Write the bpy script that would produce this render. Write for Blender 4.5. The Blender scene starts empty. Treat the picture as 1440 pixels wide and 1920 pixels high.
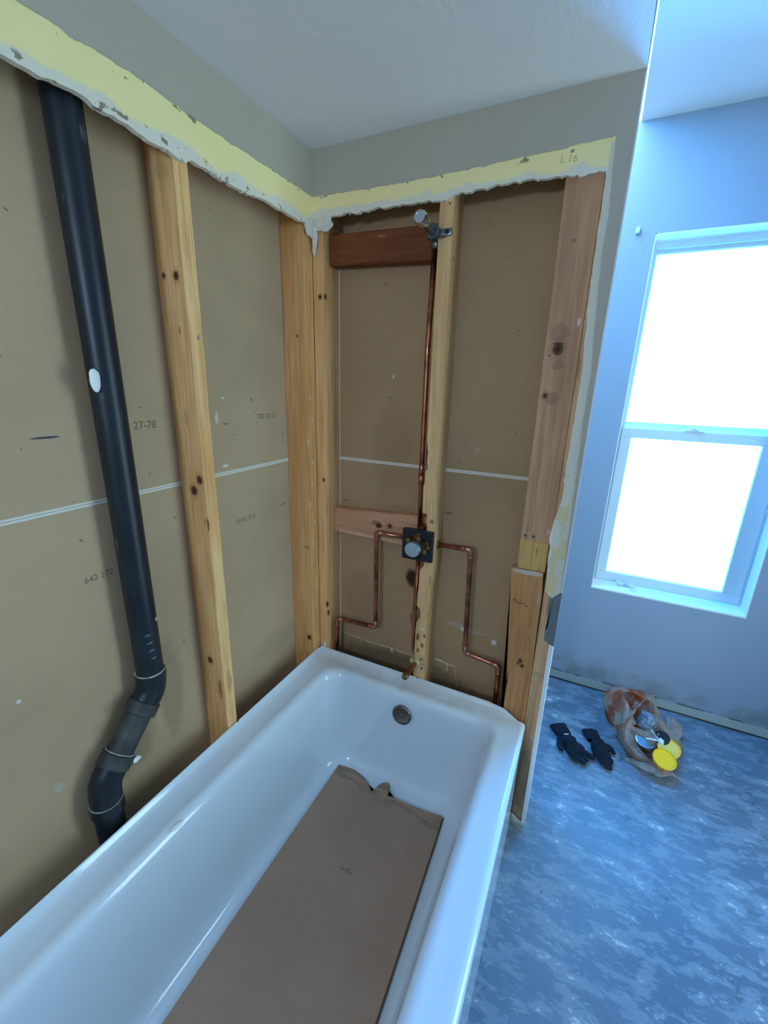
import bpy, bmesh, math, random
from mathutils import Vector, Matrix, noise
random.seed(7)
scene = bpy.context.scene
COL = scene.collection

# ------------------------------------------------------------ camera
def make_camera():
    f, loc, yaw, pit, rol = 799.8, Vector((.8728, -1.2591, 1.5018)), .4471, -.2919, .0272
    fw = Vector((-math.sin(yaw)*math.cos(pit), math.cos(yaw)*math.cos(pit), math.sin(pit)))
    rt = Vector((math.cos(yaw), math.sin(yaw), 0)); up = rt.cross(fw)
    r2 = rt*math.cos(rol) + up*math.sin(rol); u2 = -rt*math.sin(rol) + up*math.cos(rol)
    cd = bpy.data.cameras.new('camera'); cd.sensor_fit = 'HORIZONTAL'; cd.sensor_width = 36
    cd.lens = 36*f/1440; cd.clip_start = .01
    c = bpy.data.objects.new('camera', cd); COL.objects.link(c)
    m = Matrix((r2, u2, -fw)).transposed().to_4x4(); m.translation = loc
    c.matrix_world = m; scene.camera = c
make_camera()

# ------------------------------------------------------------ light and exposure
scene.view_settings.view_transform = 'Standard'
scene.view_settings.look = 'None'
scene.view_settings.gamma = 1
scene.view_settings.use_curve_mapping = False
scene.view_settings.exposure = 0.0
try:
    scene.cycles.use_denoising = True
    scene.cycles.max_bounces = 10
    scene.cycles.diffuse_bounces = 8
    scene.cycles.sample_clamp_indirect = 6
    scene.cycles.transparent_max_bounces = 12
except Exception: pass
SKY_BACK = (1.35, 12.0, 34.0)     # sky beyond the window wall
SKY_SIDE = (5.6, 8.4, 9.6)     # paler sky beyond the side window
w = bpy.data.worlds.new('overcast_sky'); scene.world = w; w.use_nodes = True
wn_ = w.node_tree.nodes; wl_ = w.node_tree.links; bg = wn_['Background']; bg.inputs[1].default_value = 1.0
tc_ = wn_.new('ShaderNodeTexCoord'); sp_ = wn_.new('ShaderNodeSeparateXYZ'); wl_.new(tc_.outputs['Generated'], sp_.inputs[0])
df_ = wn_.new('ShaderNodeMath'); df_.operation = 'SUBTRACT'; wl_.new(sp_.outputs[1], df_.inputs[0]); wl_.new(sp_.outputs[0], df_.inputs[1])
mr_ = wn_.new('ShaderNodeMapRange'); mr_.interpolation_type = 'SMOOTHSTEP'; mr_.inputs[1].default_value = -.3; mr_.inputs[2].default_value = .3; wl_.new(df_.outputs[0], mr_.inputs[0])
mx_ = wn_.new('ShaderNodeMix'); mx_.data_type = 'RGBA'; mx_.clamp_result = False; wl_.new(mr_.outputs[0], mx_.inputs[0])
mx_.inputs[6].default_value = (*SKY_SIDE, 1); mx_.inputs[7].default_value = (*SKY_BACK, 1); wl_.new(mx_.outputs[2], bg.inputs[0])
def portal(name, loc, rot, sx, sy):
    ld = bpy.data.lights.new(name, 'AREA'); ld.shape = 'RECTANGLE'; ld.size = sx; ld.size_y = sy
    ld.cycles.is_portal = True
    o = bpy.data.objects.new(name, ld); COL.objects.link(o); o.location = loc; o.rotation_euler = rot
# room constants
T = .0127; B = .1016; H = 2.157; HM = 2.472; XE = .859; YW = .9166; XR = 2.35; YN = -1.515; YF = -2.7
portal('window_portal', (1.28, YW+.135, 1.33), (-math.pi/2, 0, 0), .6, 1.5)
portal('side_window_portal', (XR+.14, 0, 1.15), (0, math.pi/2, 0), 1.9, .7)
FILL_E = 100.0; FILL_C = (.56, .84, 1.22)

# ------------------------------------------------------------ helpers
def lin(c):
    return tuple(((x/255)/12.92 if x/255 <= .04045 else (((x/255)+.055)/1.055)**2.4) for x in c) + (1,)
def link(name, me, mat=None, parent=None, loc=None, smooth=False):
    o = bpy.data.objects.new(name, me); COL.objects.link(o)
    if mat: me.materials.append(mat)
    if smooth:
        for p in me.polygons: p.use_smooth = True
    if parent is not None:
        o.parent = parent
        pl = parent.matrix_basis.translation if parent.parent is None else (parent.parent.location + parent.location)
    else: pl = Vector((0, 0, 0))
    if loc is None: loc = pl.copy()
    loc = Vector(loc)
    for v in me.vertices: v.co -= loc
    o.location = loc - pl
    return o
def obj(name, bm, mat=None, parent=None, loc=None, smooth=False):
    me = bpy.data.meshes.new(name)
    bmesh.ops.recalc_face_normals(bm, faces=bm.faces)
    bm.to_mesh(me); bm.free()
    return link(name, me, mat, parent, loc, smooth)
def thing(name, label, cat, loc=(0, 0, 0), group=None):
    o = bpy.data.objects.new(name, None); COL.objects.link(o); o.empty_display_size = .05
    o.location = loc; o['label'] = label; o['category'] = cat
    if group: o['group'] = group
    return o
def tag(o, label, cat, group=None):
    o['label'] = label; o['category'] = cat
    if group: o['group'] = group
    return o
def struct(o):
    o['kind'] = 'structure'; return o
def box(bm, x0, x1, y0, y1, z0, z1, bev=0):
    m = Matrix.Translation(((x0+x1)/2, (y0+y1)/2, (z0+z1)/2)) @ Matrix.Diagonal((abs(x1-x0), abs(y1-y0), abs(z1-z0), 1))
    r = bmesh.ops.create_cube(bm, size=1, matrix=m)
    if bev:
        es = list({e for v in r['verts'] for e in v.link_edges})
        bmesh.ops.bevel(bm, geom=es, offset=bev, segments=2, affect='EDGES', profile=.6)
def boxo(name, dims, mat, parent=None, bev=0, loc=None):
    bm = bmesh.new(); box(bm, *dims, bev=bev); return obj(name, bm, mat, parent, loc)
def prism(bm, pts, axis, a, b):
    """polygon pts (u,v) extruded along axis from a to b. axis y: (x,z); axis x: (y,z); axis z: (x,y)"""
    def P(u, v, w):
        return {'x': (w, u, v), 'y': (u, w, v), 'z': (u, v, w)}[axis]
    va = [bm.verts.new(P(u, v, a)) for u, v in pts]; vb = [bm.verts.new(P(u, v, b)) for u, v in pts]
    bm.faces.new(va); bm.faces.new(vb[::-1]); n = len(pts)
    for i in range(n): bm.faces.new((va[i], va[(i+1) % n], vb[(i+1) % n], vb[i]))
def tri(bm):
    bmesh.ops.triangulate(bm, faces=[f for f in bm.faces if len(f.verts) > 4])
def frame_at(d):
    d = d.normalized(); a = Vector((0, 0, 1)) if abs(d.z) < .9 else Vector((1, 0, 0))
    u = d.cross(a).normalized(); return u, d.cross(u)
def tube(bm, pts, r, n=16, caps=True):
    """r number or list; parallel-transported rings"""
    pts = [Vector(p) for p in pts]; rings = []; u = None
    for i, p in enumerate(pts):
        d = (pts[min(i+1, len(pts)-1)] - pts[max(i-1, 0)]).normalized()
        if u is None: u, v = frame_at(d)
        else:
            u = (u - d*u.dot(d)).normalized()
        v = d.cross(u); rr = r[i] if isinstance(r, (list, tuple)) else r
        rings.append([bm.verts.new(p + (u*math.cos(a) + v*math.sin(a))*rr) for a in [2*math.pi*k/n for k in range(n)]])
    for a, b in zip(rings, rings[1:]):
        for k in range(n): bm.faces.new((a[k], a[(k+1) % n], b[(k+1) % n], b[k]))
    if caps:
        bm.faces.new(rings[0][::-1]); bm.faces.new(rings[-1])
def bend(pts, rad, n=6):
    """round the corners of a polyline"""
    pts = [Vector(p) for p in pts]; out = [pts[0]]
    for i in range(1, len(pts)-1):
        a = (pts[i-1]-pts[i]); b = (pts[i+1]-pts[i]); ra = min(rad, a.length*.45, b.length*.45)
        p0 = pts[i]+a.normalized()*ra; p2 = pts[i]+b.normalized()*ra
        for k in range(n+1):
            t = k/n; out.append(p0*(1-t)**2 + pts[i]*2*t*(1-t) + p2*t*t)
    out.append(pts[-1]); return out
def lathe(bm, prof, origin, axis, n=32, caps=True):
    """prof: (radius, distance along axis)"""
    axis = Vector(axis).normalized(); u, v = frame_at(axis); o = Vector(origin); rings = []
    for r, h in prof:
        c = o + axis*h
        if r < 1e-6: rings.append([bm.verts.new(c)])
        else: rings.append([bm.verts.new(c + (u*math.cos(a)+v*math.sin(a))*r) for a in [2*math.pi*k/n for k in range(n)]])
    for a, b in zip(rings, rings[1:]):
        for k in range(n):
            k2 = (k+1) % n
            if len(a) == 1 and len(b) == 1: continue
            if len(a) == 1: bm.faces.new((a[0], b[k2], b[k]))
            elif len(b) == 1: bm.faces.new((a[k], a[k2], b[0]))
            else: bm.faces.new((a[k], a[k2], b[k2], b[k]))
    if not caps: return
    if len(rings[0]) > 1: bm.faces.new(rings[0][::-1])
    if len(rings[-1]) > 1: bm.faces.new(rings[-1])
def autosmooth(o, ang=40):
    me = o.data
    for p in me.polygons: p.use_smooth = True
    bm = bmesh.new(); bm.from_mesh(me)
    for e in bm.edges:
        if len(e.link_faces) == 2 and e.calc_face_angle(0) > math.radians(ang): e.smooth = False
    bm.to_mesh(me); bm.free(); return o

# ------------------------------------------------------------ materials
class M:
    def __init__(s, name, color, rough=.6, metal=0, spec=.5, coat=0):
        s.m = bpy.data.materials.new(name); s.m.use_nodes = True
        s.t = s.m.node_tree; s.n = s.t.nodes; s.b = s.n['Principled BSDF']
        s.b.inputs['Roughness'].default_value = rough; s.b.inputs['Metallic'].default_value = metal
        s.b.inputs['Specular IOR Level'].default_value = spec
        s.b.inputs['Coat Weight'].default_value = coat; s.b.inputs['Coat Roughness'].default_value = .06
        s.b.inputs['Base Color'].default_value = lin(color)
        s.geo = s.n.new('ShaderNodeNewGeometry'); s.pos = s.geo.outputs['Position']
        rgb = s.n.new('ShaderNodeRGB'); rgb.outputs[0].default_value = lin(color); s.col = rgb.outputs[0]; s.h = None
    def L(s, a, b): s.t.links.new(a, b)
    def math(s, op, a, b=None, c=None, clamp=False):
        nd = s.n.new('ShaderNodeMath'); nd.operation = op; nd.use_clamp = clamp
        for i, x in enumerate((a, b, c)):
            if x is None: continue
            if isinstance(x, (int, float)): nd.inputs[i].default_value = x
            else: s.L(x, nd.inputs[i])
        return nd.outputs[0]
    def scaled(s, sc, src=None):
        mp = s.n.new('ShaderNodeMapping'); s.L(src or s.pos, mp.inputs[0]); mp.inputs['Scale'].default_value = sc
        return mp.outputs[0]
    def noise(s, scale, detail=4, sc=(1, 1, 1), rough=.55, dist=0):
        nd = s.n.new('ShaderNodeTexNoise'); s.L(s.scaled(sc), nd.inputs['Vector'])
        nd.inputs['Scale'].default_value = scale; nd.inputs['Detail'].default_value = detail
        nd.inputs['Roughness'].default_value = rough; nd.inputs['Distortion'].default_value = dist
        return nd.outputs['Fac']
    def ramp(s, f, lo, hi, a=0, b=1):
        nd = s.n.new('ShaderNodeMapRange'); nd.interpolation_type = 'SMOOTHSTEP'; s.L(f, nd.inputs[0])
        for i, x in enumerate((lo, hi, a, b)): nd.inputs[i+1].default_value = x
        return nd.outputs[0]
    def mix(s, fac, color, amt=1.0):
        nd = s.n.new('ShaderNodeMix'); nd.data_type = 'RGBA'
        if amt != 1.0: fac = s.math('MULTIPLY', fac, amt)
        s.L(fac, nd.inputs[0]); s.L(s.col, nd.inputs[6])
        if isinstance(color, tuple): nd.inputs[7].default_value = lin(color)
        else: s.L(color, nd.inputs[7])
        s.col = nd.outputs[2]; return s
    def spot(s, c, r, color, amt=1.0, soft=.35, wob=.3, ws=40):
        """stain at c with radii r (world metres)"""
        sub = s.n.new('ShaderNodeVectorMath'); sub.operation = 'SUBTRACT'; s.L(s.pos, sub.inputs[0]); sub.inputs[1].default_value = c
        dv = s.n.new('ShaderNodeVectorMath'); dv.operation = 'DIVIDE'; s.L(sub.outputs[0], dv.inputs[0]); dv.inputs[1].default_value = r
        ln = s.n.new('ShaderNodeVectorMath'); ln.operation = 'LENGTH'; s.L(dv.outputs[0], ln.inputs[0])
        d = ln.outputs['Value']
        if wob:
            d = s.math('ADD', d, s.math('MULTIPLY', s.math('SUBTRACT', s.noise(ws, 2), .5), wob*2))
        f = s.ramp(d, 1-soft, 1, 1, 0); return s.mix(f, color, amt)
    def axis(s, i):
        sp = s.n.new('ShaderNodeSeparateXYZ'); s.L(s.pos, sp.inputs[0]); return sp.outputs[i]
    def bump(s, f, strength=.3, dist=.002):
        nd = s.n.new('ShaderNodeBump'); nd.inputs['Strength'].default_value = strength; nd.inputs['Distance'].default_value = dist
        s.L(f, nd.inputs['Height'])
        if s.h: s.L(s.h, nd.inputs['Normal'])
        s.h = nd.outputs[0]; return s
    def done(s):
        s.L(s.col, s.b.inputs['Base Color'])
        if s.h: s.L(s.h, s.b.inputs['Normal'])
        return s.m

def paint(name, color, extra=None):
    a = M(name, color, .75, spec=.3)
    a.mix(a.noise(3, 3), tuple(max(0, c-12) for c in color), .5)
    a.bump(a.ramp(a.noise(170, 3), .4, .62), .22, .0012)
    if extra: extra(a)
    return a.done()
def wood(name, base, dark, grain='z', knots=(), spots=(), rough=.7):
    a = M(name, base, rough, spec=.25)
    sc = {'z': (1, 1, .045), 'x': (.045, 1, 1), 'y': (1, .045, 1)}[grain]
    a.mix(a.ramp(a.noise(75, 5, sc, .6, .4), .40, .68), dark, .7)
    a.mix(a.ramp(a.noise(9, 3, tuple(min(1, k*4) for k in sc)), .42, .66), dark, .55)
    a.mix(a.ramp(a.noise(240, 2, sc), .52, .72), tuple(int(c*.8) for c in dark), .35)
    for c, r in knots:
        k = {'z': (r*1.9, r*1.9, r*2.6), 'x': (r*2.6, r*1.9, r*1.9), 'y': (r*1.9, r*2.6, r*1.9)}[grain]
        a.spot(c, k, tuple(int(c_*.86) for c_ in dark), .6, .7, .2)
        a.spot(c, (r, r, r*1.15), (96, 52, 28), .92, .25, .12)
        a.spot(c, (r*.55, r*.55, r*.65), (48, 26, 18), .8, .5, .1)
    for c, r, col, amt in spots: a.spot(c, r, col, amt, .45, .35, 60)
    a.bump(a.noise(120, 4, sc), .18, .001)
    return a.done()
def kraft(name, spots=(), base=(182, 147, 108)):
    dk = lambda k: tuple(int(c*k) for c in base)
    a = M(name, base, .9, spec=.15)
    a.mix(a.ramp(a.noise(2.2, 5), .38, .68), dk(.91), .7)
    a.mix(a.ramp(a.noise(900, 2), .45, .75), dk(.80), .35)
    a.mix(a.ramp(a.noise(55, 2), .74, .78), (104, 88, 64), .8)
    a.mix(a.ramp(a.noise(60, 3), .79, .81), (206, 196, 172), .55)
    for c, r, col, amt in spots: a.spot(c, r, col, amt, .5, .3, 30)
    return a.done()

GREIGE = (186, 174, 156)
m_paint = paint('greige_wall_paint', GREIGE)
m_paint_far = paint('greige_paint_blue_daylight', (156, 160, 170), lambda a: (  # same greige paint, with the blue window light mixed into its base colour
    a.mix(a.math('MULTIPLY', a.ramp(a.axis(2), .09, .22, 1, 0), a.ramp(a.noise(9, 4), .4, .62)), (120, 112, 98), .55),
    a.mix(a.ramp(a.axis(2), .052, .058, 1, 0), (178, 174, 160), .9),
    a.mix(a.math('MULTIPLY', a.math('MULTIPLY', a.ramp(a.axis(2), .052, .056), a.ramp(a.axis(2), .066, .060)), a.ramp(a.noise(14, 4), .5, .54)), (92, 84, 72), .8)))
m_ceiling = paint('ceiling_texture', (236, 230, 228), lambda a: a.bump(a.ramp(a.noise(75, 4), .4, .65), .2, .0015))
m_white_trim = paint('white_return_paint', (240, 240, 238))

def torn_board(name):
    a = M(name, (255, 232, 164), .85, spec=.2)
    a.mix(a.ramp(a.noise(5, 3), .4, .7), (255, 236, 174), .8)
    # joint compound towards the cut edge
    zz = a.axis(2)
    zs_ = a.math('SUBTRACT', zz, a.ramp(a.axis(1), -.03, .0, 0, .020))
    lowband = a.ramp(a.math('ADD', zs_, a.math('MULTIPLY', a.noise(9, 5, (1, 1, 2.5)), .07)), 2.008, 2.018, 1, 0)
    a.mix(lowband, (232, 222, 204), .9)
    gap = a.math('MULTIPLY', a.ramp(a.axis(0), .809, .813), a.ramp(zz, 2.03, 2.04, 1, 0))
    a.mix(gap, (222, 214, 192), 1)
    pat = a.math('MULTIPLY', a.math('MULTIPLY', gap, a.ramp(a.noise(26, 2, (1, 1, .6)), .5, .54)), a.ramp(zz, 1.3, 1.36, 1, 0))
    a.mix(pat, (220, 196, 138), .7)
    # brown torn paper spots near top and bottom edges
    band = a.math('MAXIMUM', a.ramp(zz, 2.024, 2.030), a.ramp(zz, 1.966, 1.976, 1, 0))
    sp_ = a.ramp(a.noise(30, 4, (1, 1, 1.6)), .60, .62)
    a.mix(a.math('MULTIPLY', a.math('MULTIPLY', band, sp_), a.ramp(zz, 1.94, 1.95)), (128, 108, 84), .85)
    a.bump(a.noise(70, 4), .35, .002)
    return a.done()
m_torn = torn_board('bare_drywall_band')
m_gyp = M('white_gypsum', (238, 230, 216), .9, spec=.2); m_gyp.mix(m_gyp.noise(60, 3), (190, 182, 162), .6); m_gyp.bump(m_gyp.noise(200, 3), .5, .002); m_gyp = m_gyp.done()

def floor_mat():
    a = M('scraped_concrete_floor', (108, 114, 122), .55, spec=.4)
    a.mix(a.ramp(a.noise(2.2, 5), .35, .7), (86, 94, 104), .8)
    streak = a.n.new('ShaderNodeMapping'); a.L(a.pos, streak.inputs[0]); streak.inputs['Rotation'].default_value = (0, 0, -.75); streak.inputs['Scale'].default_value = (1, 2.4, 1)
    nd = a.n.new('ShaderNodeTexNoise'); a.L(streak.outputs[0], nd.inputs['Vector']); nd.inputs['Scale'].default_value = 9; nd.inputs['Detail'].default_value = 11; nd.inputs['Roughness'].default_value = .72; nd.inputs['Distortion'].default_value = .15
    a.mix(a.ramp(nd.outputs['Fac'], .48, .54), (140, 144, 148), .55)
    a.mix(a.ramp(nd.outputs['Fac'], .61, .635), (196, 194, 184), .65)
    a.mix(a.ramp(a.noise(18, 7, (1, 1.7, 1), .7, .6), .60, .66), (180, 180, 172), .5)
    a.mix(a.ramp(a.noise(13, 6, dist=.2), .36, .32), (78, 82, 84), .6)
    a.mix(a.ramp(a.noise(90, 2), .74, .77), (225, 225, 218), .8)
    a.bump(nd.outputs['Fac'], .5, .006); a.bump(a.noise(60, 5), .3, .002)
    r = a.ramp(nd.outputs['Fac'], .45, .65, .42, .75); a.L(r, a.b.inputs['Roughness'])
    return a.done()
m_floor = floor_mat()

DK = (40, 28, 20)
kl = [((-B, -.787, 1.382), (.02, .035, .0028), (38, 48, 78), .9),
      ((-B, -.32, 1.377), (.02, .014, .002), (40, 50, 80), .9),
      ((-B, -.078, 1.075), (.02, .016, .002), (40, 44, 60), .9),
      ((-B, -.35, 1.395), (.02, .008, .02), (214, 208, 192), .8),
      ((-B, -.33, 1.255), (.02, .014, .006), (226, 222, 210), .9),
      ((-B, -.32, 1.45), (.02, .004, .005), (226, 222, 210), .9),
      ((-B, -.73, .62), (.03, .09, .16), (116, 98, 66), .5),
      ((-B, -.60, .66), (.03, .05, .2), (128, 112, 82), .4),
      ((-B, -.93, .86), (.02, .006, .006), (220, 214, 200), .9),
      ((-B, -.90, .60), (.02, .012, .016), (190, 178, 156), .6),
      ((-B, -.62, .80), (.02, .006, .003), (226, 220, 200), .9),
      ((-B, -.15, .55), (.03, .15, .06), (140, 124, 100), .25)]
m_kraft_left = kraft('brown_drywall_paper_left', kl, (194, 164, 130))  # same paper, base lifted and cooled to carry the side-window light here
ke = [((.344, B, .81), (.034, .03, .045), (44, 34, 26), .95),
      ((.36, B, .64), (.022, .03, .04), (96, 72, 48), .6),
      ((.468, B, 1.083), (.016, .02, .0024), (40, 46, 90), .9),
      ((.0556, B, 1.072), (.016, .02, .002), (40, 44, 50), .9),
      ((.33, B, 1.064), (.008, .02, .0015), (60, 30, 26), .9),
      ((.2424, B, 1.526), (.003, .02, .009), (226, 224, 214), .95),
      ((.5461, B, 1.304), (.010, .02, .012), (180, 168, 146), .5),
      ((.25, B, 1.28), (.10, .03, .22), (144, 112, 86), .35),
      ((.12, B, .68), (.10, .03, .14), (138, 104, 80), .3),
      ((.3, B, .40), (.4, .03, .10), (92, 80, 62), .6),
      ((.52, B, .665), (.05, .03, .012), (176, 168, 150), .55),
      ((.60, B, .655), (.05, .03, .011), (176, 168, 150), .5),
      ((.556, B, .655), (.018, .02, .012), (222, 218, 206), .9),
      ((.665, B, .635), (.012, .02, .014), (222, 218, 206), .9)]
m_kraft_end = kraft('brown_drywall_paper_end', ke)

PINE = (248, 196, 134); PINE_D = (212, 146, 82)
m_black = M('black_abs', (22, 28, 36), .4, spec=.4); m_black.mix(m_black.ramp(m_black.noise(9, 5), .45, .75), (46, 50, 54), .4)
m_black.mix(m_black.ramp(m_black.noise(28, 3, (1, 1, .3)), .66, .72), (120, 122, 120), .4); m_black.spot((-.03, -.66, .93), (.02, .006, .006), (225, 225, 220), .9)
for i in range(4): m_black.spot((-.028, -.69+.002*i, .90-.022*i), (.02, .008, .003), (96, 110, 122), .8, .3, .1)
m_black = m_black.done()
m_black_dusty = M('dusty_black_abs', (46, 46, 46), .6); m_black_dusty.mix(m_black_dusty.ramp(m_black_dusty.noise(16, 4), .4, .7), (84, 82, 76), .6); m_black_dusty = m_black_dusty.done()
m_cement = M('pipe_cement_ring', (170, 158, 138), .8); m_cement = m_cement.done()
def copper(name):
    a = M(name, (176, 112, 88), .34, metal=1)
    a.mix(a.ramp(a.noise(14, 4), .42, .66), (112, 62, 50), .8); a.mix(a.ramp(a.noise(45, 3), .6, .7), (96, 52, 44), .6)
    a.mix(a.ramp(a.noise(30, 3), .66, .72), (214, 170, 140), .5)
    r = a.ramp(a.noise(20, 3), .35, .7, .25, .5); a.L(r, a.b.inputs['Roughness']); return a.done()
m_copper = copper('weathered_copper')
m_fit = M('bright_copper_fitting', (190, 124, 98), .3, metal=1); m_fit.mix(m_fit.ramp(m_fit.noise(60, 3), .5, .65), (168, 150, 132), .7); m_fit = m_fit.done()
m_brass = M('brass', (160, 134, 92), .38, metal=1); m_brass.mix(m_brass.noise(40, 2), (110, 88, 58), .5); m_brass = m_brass.done()
m_cream_brass = M('pale_bronze', (206, 190, 146), .5, metal=.3).done()
m_chrome = M('chrome', (206, 214, 224), .12, metal=1).done()
m_cap_face = M('brushed_cap', (186, 200, 208), .35, metal=.8); m_cap_face.mix(m_cap_face.ramp(m_cap_face.noise(120, 3), .5, .6), (222, 228, 232), .6); m_cap_face = m_cap_face.done()
m_galv = M('dark_galvanized', (120, 126, 132), .35, metal=.9); m_galv.mix(m_galv.noise(70, 3), (80, 84, 88), .6); m_galv = m_galv.done()
m_pewter = M('brushed_nickel', (132, 128, 120), .3, metal=1).done()
m_plastic_blk = M('black_plastic', (22, 22, 28), .45).done()
m_enamel = M('white_tub_enamel', (214, 225, 234), .12, spec=.5, coat=.4)
m_enamel.spot((.385, -.045, .44), (.016, .035, .03), (188, 176, 160), .5, .8, .3, 20)
m_enamel.mix(m_enamel.ramp(m_enamel.noise(6, 4), .55, .75), (204, 212, 218), .4)
m_enamel.mix(m_enamel.math('MULTIPLY', m_enamel.math('MULTIPLY', m_enamel.ramp(m_enamel.axis(2), .40, .43), m_enamel.ramp(m_enamel.axis(1), -.09, -.03)), m_enamel.ramp(m_enamel.noise(12, 3), .3, .6)), (206, 194, 176), .5)
m_enamel = m_enamel.done()
m_white_pl = M('white_plastic', (214, 218, 220), .4).done()
m_vinyl = M('white_vinyl_frame', (206, 210, 210), .4).done()
m_dark = M('dark_hole', (28, 24, 22), .8).done()
m_fleck = M('fleck_white', (240, 238, 232), .7).done()
def glassmat():
    m = bpy.data.materials.new('window_glass'); m.use_nodes = True; t = m.node_tree; n = t.nodes; n.clear()
    o = n.new('ShaderNodeOutputMaterial'); mx = n.new('ShaderNodeMixShader'); tr = n.new('ShaderNodeBsdfTransparent'); gl = n.new('ShaderNodeBsdfGlossy')
    gl.inputs['Roughness'].default_value = .02; fr = n.new('ShaderNodeFresnel'); fr.inputs[0].default_value = 1.3
    tr.inputs[0].default_value = (.96, .97, .97, 1)
    t.links.new(fr.outputs[0], mx.inputs[0]); t.links.new(tr.outputs[0], mx.inputs[1]); t.links.new(gl.outputs[0], mx.inputs[2]); t.links.new(mx.outputs[0], o.inputs[0])
    return m
m_glass = glassmat()

# ------------------------------------------------------------ setting
struct(boxo('floor', (-.25, XR+.2, YF-.2, YW+.2, -.06, 0), m_floor))
# window wall with its opening
def wall_with_hole(name, axis, a, b, u0, u1, v0, v1, hu0, hu1, hv0, hv1, mat):
    bm = bmesh.new()
    for r in ((u0, hu0, v0, v1), (hu1, u1, v0, v1), (hu0, hu1, v0, hv0), (hu0, hu1, hv1, v1)):
        if axis == 'y': box(bm, r[0], r[1], a, b, r[2], r[3])
        else: box(bm, a, b, r[0], r[1], r[2], r[3])
    bmesh.ops.remove_doubles(bm, verts=bm.verts, dist=1e-5)
    return struct(obj(name, bm, mat))
WX0, WX1, WZ0, WZ1 = .974, 1.587, .568, 2.092
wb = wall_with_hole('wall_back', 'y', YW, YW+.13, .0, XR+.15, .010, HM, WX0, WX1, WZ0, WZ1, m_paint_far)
boxo('wall_base_gap', (.0, XR, YW+.006, YW+.12, 0, .0102), M('dark_gap_wood', (70, 52, 44), .9).done(), wb)
wr = wall_with_hole('wall_right', 'x', XR, XR+.13, YF, YW, 0, HM, -.35, .35, .2, 2.1, m_paint)
struct(boxo('wall_front', (-.114, XR+.13, YF-.12, YF, 0, HM), m_paint))
# left wall: drywall of the next room, seen from behind
wl = struct(boxo('wall_left', (-B-.0127, -B, YF, YW+.13, 0, HM), m_kraft_left))
# wall beyond the plumbing bays
we = struct(boxo('wall_end', (-B, XE-T, B, B+.0127, 0, HM), m_kraft_end))
# ceilings
cl = bmesh.new(); box(cl, XE, XR+.13, YF-.1, YW+.13, HM, HM+.05); box(cl, -.114, XE, YF-.1, YN-.012, HM, HM+.05)
struct(obj('ceiling', cl, m_ceiling))
cl = bmesh.new(); box(cl, -.12, XE, YN, B+.0127, H, H+.05)
cs = struct(obj('ceiling', cl, m_ceiling)); cs.name = 'ceiling_alcove'
boxo('soffit_face', (XE-T, XE, YN, 0, H, HM), m_paint, cs); boxo('soffit_end', (-.114, XE, YN-.012, YN, H, HM), m_paint, cs)
# seams of the drywall sheets: white paper-free edges with a thin dark joint
for y0, y1 in ((-1.5, .10),):
    bm = bmesh.new(); box(bm, -B, -B+.0007, y0, y1, 1.2265, 1.2315); box(bm, -B, -B+.0007, y0, y1, 1.2330, 1.2375)
    obj('sheet_seam', bm, m_gyp, wl)
bm = bmesh.new(); box(bm, -.09, .80, B-.0007, B, 1.2265, 1.2308); box(bm, -.09, .80, B-.0007, B, 1.2322, 1.2365)
obj('sheet_seam', bm, m_gyp, we)
# thin white edge beside the corner stud
bm = bmesh.new(); box(bm, .0295, .0325, B-.0012, B, .42, 2.0); obj('sheet_edge', bm, m_gyp, we)
# lines of white adhesive low on the end wall
def bead(path, r, parent, name='adhesive_line', wob=.4):
    pts = []; rr = []
    for (a, b) in zip(path, path[1:]):
        k = max(3, int((Vector(b)-Vector(a)).length/.01))
        for i in range(k):
            pts.append(Vector(a).lerp(Vector(b), i/k) + Vector((0, 0, random.uniform(-.0012, .0012)))); rr.append(r*random.uniform(1-wob, 1+wob))
    pts.append(Vector(path[-1])); rr.append(r*.5)
    bm = bmesh.new(); tube(bm, pts, rr, 6); return obj(name, bm, m_gyp, parent, smooth=True)
bead([(.04, B-.0005, .492), (.18, B-.0005, .482), (.27, B-.0005, .4835), (.38, B-.0005, .478)], .0013, we)
bead([(.455, B-.0005, .498), (.50, B-.0005, .492), (.535, B-.0005, .489)], .0022, we)
bead([(.503, B-.0005, .49), (.506, B-.0005, .455)], .0018, we)
bead([(.268, B-.0005, .486), (.271, B-.0005, .468), (.276, B-.0005, .47), (.276, B-.0005, .484)], .0014, we)
bead([(.55, B-.0005, .40), (.532, B-.0005, .49)], .0006, we)

def skirt(bm, low, top, axis, a, b, flip=False):
    """solid between a ragged edge low[(u, v)] (u monotone) and the straight edge v=top"""
    def P(u, v, w):
        if flip: u, v = v, u
        return {'x': (w, u, v), 'y': (u, w, v)}[axis]
    fa = [(bm.verts.new(P(u, v, a)), bm.verts.new(P(u, top(u) if callable(top) else top, a))) for u, v in low]
    fb = [(bm.verts.new(P(u, v, b)), bm.verts.new(P(u, top(u) if callable(top) else top, b))) for u, v in low]
    for i in range(len(low)-1):
        bm.faces.new((fa[i][0], fa[i+1][0], fa[i+1][1], fa[i][1])); bm.faces.new((fb[i][0], fb[i][1], fb[i+1][1], fb[i+1][0]))
        bm.faces.new((fa[i][0], fb[i][0], fb[i+1][0], fa[i+1][0])); bm.faces.new((fa[i][1], fa[i+1][1], fb[i+1][1], fb[i][1]))
    for k in (0, -1): bm.faces.new((fa[k][0], fa[k][1], fb[k][1], fb[k][0]))
def mono(l):
    out = [l[0]]
    for p in l[1:]:
        if p[0] > out[-1][0]+1e-5: out.append(p)
    return out
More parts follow.
